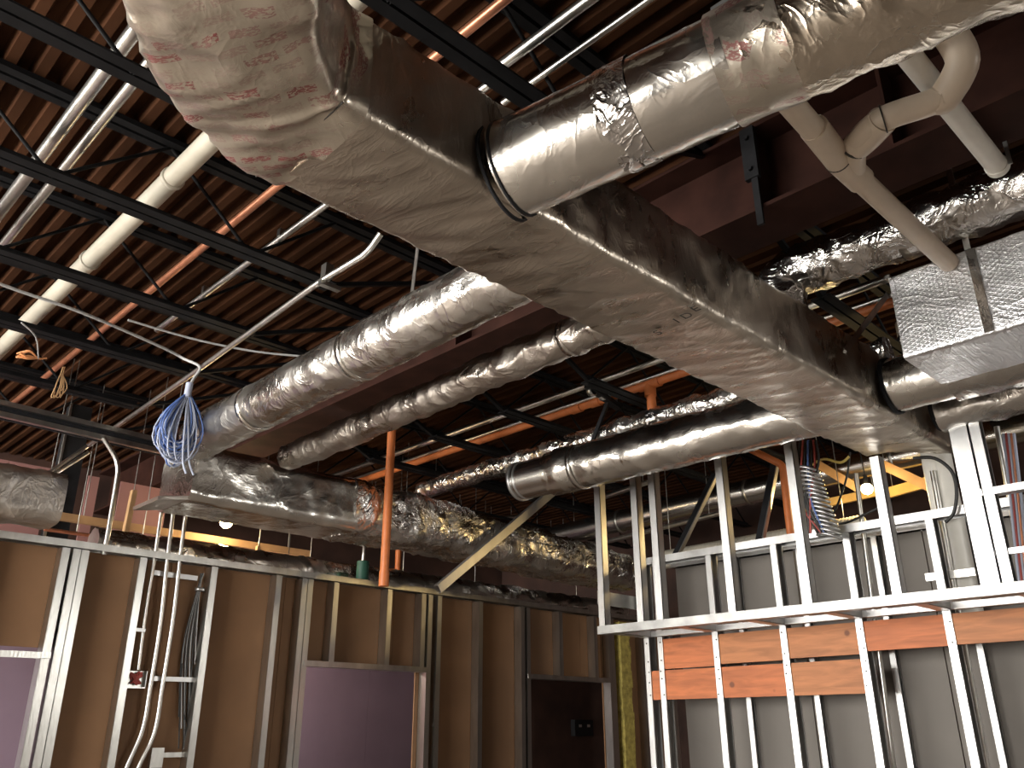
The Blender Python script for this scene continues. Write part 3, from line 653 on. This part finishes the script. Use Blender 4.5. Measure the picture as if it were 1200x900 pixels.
for k, y in enumerate((5.35, 5.1)): MB().tube([(xm, y-.06, 4.55), (xm, y+.06, 4.55)], .052, 18).build('coupling', 'orange_pipe', t)
G3 = 'grey conduits beside the sprinkler main'
pipe('conduit', 'upper grey conduit alongside the orange sprinkler main', 'conduit', yrun([(640,468),(740,434)], 4.62, 2.0, 9.5), .032, 'conduit', G3)
pipe('conduit', 'thin grey conduit hugging the orange sprinkler main', 'conduit', yrun([(640,487),(740,447)], 4.58, 2.0, 9.5), .018, 'conduit', G3)
c = P(706, 465, 'z', 4.5)
t = thing('pipe_clamp', 'cluster of black steel clamps gripping the conduits by the sprinkler main', 'clamp', c)
MB().bar(c+Vector((-.25,-.02,.05)), c+Vector((.25,.0,-.05)), .07, .05).build('strut', 'black_steel', t)
for dx in (-.16, 0, .15):
    mb = MB(); ring(mb, c+Vector((dx, 0, .02)), (0,1,0), .045, .05, 16); mb.build('clamp_ring', 'galv', t)
MB().bar(c+Vector((.1,.0,0)), c+Vector((-.02, .25,-.62)), .05, .03).build('brace_leg', 'black_steel', t)
# lower right sprinkler branch beyond the soffit
orange('orange sprinkler pipe elbow dropping behind the soffit studs', [P(850,512,'x',7.8), P(917,545,'x',7.8), P(928,640,'x',7.8)], .038, .05)

# diagonal brace
a, b = P(515, 690, 'y', 6.5), P(665, 563, 'y', 6.5); dn = (b-a).normalized()
t = thing('diagonal_brace', 'galvanised stud brace slanting up across the header duct', 'brace', a, 'diagonal braces')
mb = MB(); mb.bar(a, b, .006, .085, up=(0,0,1)); u = Vector((0,-1,0)).cross(dn).normalized()
for s in (-1, 1): mb.bar(a+u*.042*s+Vector((0,.028,0)), b+u*.042*s+Vector((0,.028,0)), .05, .006, up=u)
mb.build('stud', 'galv_bright', t)
MB().tube([b, b+Vector((.1,.2,.5))], .008, 6).build('hanger_rod', 'galv', t)
for k, (x0_, y0_, x1_, y1_, lb) in enumerate(((789,656,838,555,'dark slanting stud brace behind the soffit, left one'), (890,632,908,540,'dark steep stud brace behind the soffit, right one'))):
    a, b = P(x0_, y0_, 'x', 7.5), P(x1_, y1_, 'x', 7.9); t = thing('diagonal_brace', lb, 'brace', a, 'diagonal braces')
    MB().bar(a, b, .09, .005, up=(1,0,0)).build('web', 'black_steel', t); MB().bar(a+Vector((0,-.045,0)), b+Vector((0,-.045,0)), .012, .05, up=(1,0,0)).build('flange', 'galv_bright', t)  # web coloured black for shadow; the brace is light-gauge stud

# PVC drains at the right
zp = 4.04
t = thing('pvc_drain', 'beige plastic drain pipe with a wye running down to the quilted duct', 'pipe', (3.6, 1.30, zp))
pA = P(925,120,'z',zp); pW = P(985,195,'z',zp); pE = P(1117,308,'z',zp); ym = (pW.y+pE.y)/2
prun = MB().tube([(2.75, pA.y+.01, zp+.01), (pA.x, pA.y, zp), (pW.x, ym, zp), (4.905, ym, zp)], .056, 22).build('pipe_run', 'pvc', t)
MB().tube([(pW.x-.36, pA.y+.01, zp+.005), (pW.x-.06, ym, zp)], .066, 22).build('coupling', 'pvc', t)
MB().tube([(pW.x-.06, ym, zp), (pW.x+.18, ym, zp)], .068, 22).build('wye_body', 'pvc', t)
b1 = Vector((pW.x+.1, ym, zp)); b2 = P(1003,172,'z',zp); b3 = P(1035,140,'z',zp); b4 = P(1108,112,'z',zp+.02); b5 = P(1128,72,'z',zp+.10); b6 = P(1112,38,'z',zp+.22)
MB().tube(smooth_path([b1, b2, b3, b4, b5, b6, P(1085,15,'z',zp+.3)], 8), .058, 22).build('branch', 'pvc', t)
MB().tube(smooth_path([b2, b2.lerp(b3,.5)+Vector((.015,.015,0)), b3], 5), .068, 22).build('elbow', 'pvc', t)
sp = smooth_path([b4.lerp(b3,.12), b4, b5, b6], 7); MB().tube(sp, .068, 22).build('elbow', 'pvc', t)
for q, dq in ((b3, b4-b3), (b2, b3-b1), (Vector((pW.x-.06, ym, zp)), Vector((1,0,0)))): mb = MB(); ring(mb, q, dq, .0585, .006, 24); mb.build('glue_line', 'ink', prun)
zq = 4.21; qA = P(1062,55,'z',zq); qB = P(1166,197,'z',zq); ym2 = (qA.y+qB.y)/2
t = thing('pvc_drain', 'whiter plastic pipe crossing behind the beige wye branch', 'pipe', (qA.x, ym2, zq), )
MB().tube([(2.9, ym2, zq), (qB.x, ym2, zq)], .052, 22).build('pipe_run', 'pvc_white', t); MB().tube([(qB.x-.03, ym2, zq), (qB.x+.01, ym2, zq)], .058, 22).build('end_cap', 'pvc_white', t)
MB().bar((qB.x-.06, ym2-.07, zq-.05), (qB.x-.06, ym2-.07, zq+.09), .02, .006).build('hanger', 'galv', t)

# ================================================================== loose cables
cc = P(222, 452, 'y', 6.2)
t = thing('cable_coil', 'coil of blue and white data cable hanging from the long conduit', 'cable coil', cc)
for k in range(38):
    ht = random.uniform(.42, .62); wd = random.uniform(.06, .23); ox = random.uniform(-.035, .03); oy = random.uniform(-.05, .05); tw = random.uniform(-.4, .4)
    pts = []
    for j in range(21):
        a = 2*math.pi*j/20; s = (1-math.cos(a))/2; u = math.sin(a)*wd*(s**.6)
        pts.append(cc+Vector((u*math.cos(tw)-.04*s+ox*s, u*math.sin(tw)+oy*s, -.05-ht*s)))
    MB().tube(pts, .006, 6, False).build('cable_loop', ('blue_cable','white_cable')[k % 2], t)
for k in range(2): MB().tube(smooth_path([cc+Vector((.0,0,-.1)), cc+Vector((-.01+.03*k,-.06,-.4)), cc+Vector((.01+.05*k,-.06,-.62)), cc+Vector((.05+.06*k,-.06,-.72))], 6), .008, 6).build('loose_end', 'white_cable', t)
mb = MB(); mb.tube([cc+Vector((0,0,.02)), cc+Vector((-.005,0,-.10))], .028, 10); mb.build('tie_wrap', 'white_cable', t)
pipe('feed_cable', 'pale grey cable sweeping from the left edge to the blue cable coil', 'cable', smooth_path([P(-40,318,'z',4.33), P(20,340,'z',4.33), P(100,368,'z',4.33), P(190,407,'z',4.33), P(215,420,'z',4.30), cc+Vector((.06,0,.18)), cc+Vector((.03,0,.08)), cc], 8), .012, 'grey_cable', None, 8)
pipe('feed_cable', 'thin pale cable strung under the deck behind the long conduit', 'cable', smooth_path([P(150,375,'z',4.36), P(230,398,'z',4.36), P(300,412,'z',4.36), P(360,418,'z',4.36)], 6), .009, 'grey_cable', None, 8)
t = thing('wire_tuft', 'loose tuft of orange wires beneath the joists at the left edge', 'wires', P(40,418,'z',4.3))
c = P(45, 420, 'z', 4.3)
for k in range(7): MB().tube(smooth_path([c+Vector((.06,0,.02)), c, c+Vector((-.08,-.02,random.uniform(-.05,.04))), c+Vector((-.15,random.uniform(-.05,.05),random.uniform(-.06,.07)))], 4), .006, 6).build('wire', 'wire_orange', t)
MB().tube(smooth_path([c, P(42,395,'z',4.32), P(25,378,'z',4.36)], 5), .006, 6).build('tail', 'grey_cable', t)
t = thing('wire_tuft', 'hanging loop of tan wire above the black column', 'wires', P(70,445,'y',7.9))
for k in range(4): MB().tube(smooth_path([P(75+random.uniform(-3,3),430,'y',7.9), P(70+random.uniform(-4,4),450,'y',7.9), P(66+random.uniform(-6,6),466,'y',7.9), P(76+random.uniform(-5,5),455,'y',7.9), P(74,440,'y',7.9)], 5), .005, 6).build('wire', 'tan_board', t)
# flexible cable coil beyond the soffit
t = thing('armoured_cable_coil', 'hanging coil of shiny armoured cable behind the soffit studs', 'cable coil', P(948, 540, 'x', 7.0))
a, b = P(946, 550, 'x', 7.0), P(972, 628, 'x', 7.0)
for k in range(16):
    c = a.lerp(b, k/15); pts = [c+Vector((.07*math.cos(q), .10*math.sin(q), .03*math.sin(q)+.01*math.cos(2*q))) for q in [2*math.pi*j/16 for j in range(17)]]
    MB().tube(pts, .013, 8, False).build('loop', 'galv_bright', t)
for k in range(7): MB().tube(smooth_path([P(938+k*3,516,'x',7.0), P(935+k*4,545,'x',6.98), P(940+random.uniform(-8,14),585,'x',6.93), P(955+random.uniform(-8,14),625,'x',6.93)], 6), .010, 6).build('cable', ('black_cable','red_wire','black_cable','blue_cable')[k % 4], t)
pipe('loose_cable', 'black cable hooping over the grey wall top beside the bright post', 'cable', smooth_path([P(1070,537,'x',7.1), P(1095,537,'x',7.1), P(1115,552,'x',7.1), P(1121,575,'x',7.1), P(1118,600,'x',7.1), P(1108,612,'x',7.1)], 6), .014, 'black_cable', None, 8)
pipe('loose_cable', 'black cable dipping in front of the work light behind the grey wall', 'cable', smooth_path([P(996,530,'x',7.3), P(992,560,'x',7.3), P(980,595,'x',7.3), P(970,612,'x',7.3), P(990,613,'x',7.3), P(1015,602,'x',7.3), P(1040,590,'x',7.3)], 6), .010, 'black_cable', None, 8)
pipe('loose_cable', 'white cable arching from the armoured coil to the work light', 'cable', smooth_path([P(950,546,'x',7.2), P(965,538,'x',7.2), P(985,542,'x',7.2), P(995,535,'x',7.2)], 6), .012, 'yellow_cable', None, 8)
# conduits and vent behind the chase wall
G4 = 'vertical conduits behind the grey wall'
for i, (p0, p1, r, lb) in enumerate((((1003,555),(1023,710),.022,'vertical conduit left of the lit stud behind the grey wall'), ((1093,552),(1120,700),.024,'vertical conduit beside the white vent pipe'), ((1168,500),(1190,620),.022,'vertical conduit at the right edge behind the post'))):
    pipe('wall_conduit', lb, 'conduit', [P(*p0,'x',7.36), P(p0[0]+(p1[0]-p0[0])*3, p0[1]+(p1[1]-p0[1])*3, 'x', 7.36)], r, 'conduit', G4)
v = P(1118, 640, 'x', 7.50)
t = thing('vent_pipe', 'wide white vent pipe standing inside the chase wall', 'pipe', (7.50, v.y, 2.12))
MB().tube([(7.50, v.y, 2.12), (7.50, v.y, 4.94)], .12, 32).build('pipe_run', 'pvc_white', t)
mb = MB(); mb.box(7.30, 7.34, v.y-.18, v.y+.2, 2.60, 2.66); mb.build('strap', 'galv', t)
for (py, lb, m) in ((645, 'galv_bright', 'galv_bright'),): pass
c = P(1185, 590, 'x', 7.0)
t = thing('cable_bundle', 'pink and white cable bundle hanging at the right edge behind the post', 'cables', c)
for k in range(5): MB().tube(smooth_path([P(1176+k*3,508,'x',7.05), P(1183+k*3,570,'x',7.05), P(1190+k*3,640,'x',7.05), P(1196+k*3,690,'x',7.05)], 6), .012, 6).build('cable', ('white_cable','red_wire','white_cable','copper','white_cable')[k], t)

# ================================================================== beyond the partitions
bw = thing('wall_back', 'purple and brown boarded wall of the rooms behind the brown partition', None, (6, 9.7, 0), kind='structure')
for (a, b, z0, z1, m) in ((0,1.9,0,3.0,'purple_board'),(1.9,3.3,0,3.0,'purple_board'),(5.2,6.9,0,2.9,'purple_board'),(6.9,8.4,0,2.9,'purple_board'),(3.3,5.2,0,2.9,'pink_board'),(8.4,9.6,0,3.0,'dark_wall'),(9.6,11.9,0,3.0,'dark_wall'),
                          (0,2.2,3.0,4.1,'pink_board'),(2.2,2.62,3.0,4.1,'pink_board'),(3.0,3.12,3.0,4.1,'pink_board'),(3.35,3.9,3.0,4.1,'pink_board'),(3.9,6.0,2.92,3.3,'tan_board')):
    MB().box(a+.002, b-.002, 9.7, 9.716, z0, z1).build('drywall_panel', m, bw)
c = P(683, 853, 'y', 9.65); t = thing('outlet_box', 'black twin outlet box on the wall inside the dark doorway', 'electrical box', c)
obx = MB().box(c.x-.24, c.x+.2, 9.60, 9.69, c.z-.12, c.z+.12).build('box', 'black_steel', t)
for dx in (-.12, .08): MB().box(c.x+dx-.03, c.x+dx+.03, 9.59, 9.60, c.z+.01, c.z+.05).build('outlet', 'galv', obx)
def bulb(label, c, power, col, r=.05, spread=.06):
    t = thing('work_light', label, 'lamp', c)
    mb = MB(); n = 12; vs = []; 
    pts = [c+Vector((0,0,-r+2*r*i/8)) for i in range(9)]
    mb.tube(pts, lambda i: max(.004, math.sqrt(max(0, 1-((i-4)/4)**2))*r), 16); mb.build('bulb', 'bulb', t)
    MB().tube([c+Vector((0,0,r*.9)), c+Vector((0,0,r+.09))], .022, 12).build('socket', 'black_steel', t)
    MB().tube([c+Vector((0,0,r+.09)), c+Vector((0,.02,r+.6))], .006, 6).build('cord', 'black_cable', t)
    MB().tube([c+Vector((0,.02,r+.59)), (c.x, c.y+.02, 4.945)], .005, 6).build('cord', 'black_cable', t)
    l = bpy.data.lights.new('bulb_light', 'POINT'); l.energy = power; l.color = col; l.shadow_soft_size = spread
    o = bpy.data.objects.new('bulb_light', l); link(o, t, c+Vector((0,0,-r-.03)))
    return t
bulb('glowing warm work light behind the brown partition below the header duct', P(265, 612, 'y', 9.0), 20, (1,.76,.45), .07)
bulb('glowing yellow work light behind the grey wall', P(1016, 573, 'x', 8.7), 36, (1,.70,.30), .06)
bulb('added unseen warm lamp lighting the purple room behind the first doorway', Vector((5.1, 8.9, 2.6)), 40, (1,.85,.75), .04)  # added lamp, out of view, that lights the purple boards
# timber and pipes around the lamps
def plank(label, a, b, wd, ht, m):
    t = thing('timber_plank', label, 'plank', a.lerp(b, .5), 'timbers behind the partitions'); MB().bar(a, b, wd, ht).build('board', m, t)
    for f in ((.1, .9) if abs(a.z-b.z) < .3 else (.02,)): hang(t, a.lerp(b, f) if a.z >= b.z or f != .02 else b)
    return t
plank('yellow lit timber rail left of the work light behind the grey wall', P(930,598,'x',9.3), P(1035,575,'x',9.3), .04, .09, 'lamplit_board')
plank('yellow lit timber rail right of the work light behind the grey wall', P(1040,578,'x',9.3), P(1112,558,'x',9.3), .04, .11, 'lamplit_board')
plank('yellow lit upper timber board above the work light', P(950,555,'x',9.5), P(1080,528,'x',9.5), .04, .16, 'lamplit_board')
plank('reddish timber strut slanting right of the work light', P(1035,545,'x',9.0), P(1120,585,'x',9.0), .05, .10, 'tan_board')
plank('reddish timber strut slanting left of the work light', P(960,545,'x',9.0), P(1010,575,'x',9.0), .05, .09, 'tan_board')
plank('warm lit timber rail behind the top track of the brown partition', Vector((2.6,9.3,3.52)), Vector((5.6,9.3,3.52)), .05, .08, 'tan_board')
plank('short upright timber beside the pale bent conduit', P(157,575,'y',8.9), P(146,630,'y',8.9), .07, .05, 'tan_board')
plank('short upright timber right of the warm work light', P(303,640,'y',8.9), P(301,665,'y',8.9), .05, .05, 'tan_board')
G5 = 'pipes over the rooms behind the partition'
hpipe('copper_pipe', 'thin copper line along the back of the brown partition', 'pipe', [(2.5,9.1,3.33),(8.5,9.1,3.36)], .018, 'copper', G5, (.05,.5,.95))
hpipe('sprinkler_pipe', 'short orange stub seen under the header duct', 'pipe', [P(468,620,'y',8.9), P(466,672,'y',8.9)], .04, 'orange_pipe', 'orange sprinkler pipes', (0,))
c = P(425, 668, 'y', 8.02); c.z = 3.15; t = thing('pipe_valve', 'dark green valve body on the top track left of the orange drop', 'valve', c)
MB().tube([c+Vector((0,0,-.12)), c+Vector((0,0,.10))], .07, 12).build('body', 'green_part', t); MB().tube([c+Vector((0,0,.1)), c+Vector((0,0,.28)), c+Vector((-.14,0,.3))], .022, 10).build('stem', 'conduit', t)
for k in range(7):
    px = 420+k*36; a = P(px, 600+k*6, 'y', 10.2); hpipe('far_pipe', 'thin pipe %s in the lit room behind the header duct' % ('furthest left','second from the left','third from the left','in the middle','third from the right','second from the right','furthest right')[k], 'pipe', [a, a+Vector((1.9, -.3, .15+.1*(k%3)))], .03, ('conduit','copper','conduit','white_pipe')[k%4], G5, (.1,.9))
for k, (p0, p1, z) in enumerate((((430,605),(520,575),4.45),((690,640),(850,600),3.9),((700,585),(760,565),4.3))):
    a = P(*p0,'z',z); b = P(*p1,'z',z); hpipe('far_pipe', ('pale pipe high in the dark behind the orange drop','pale pipe low in the dark behind the soffit','thin pipe behind the left soffit studs')[k], 'pipe', [a, b], .03, 'conduit', G5, (.1,.9))
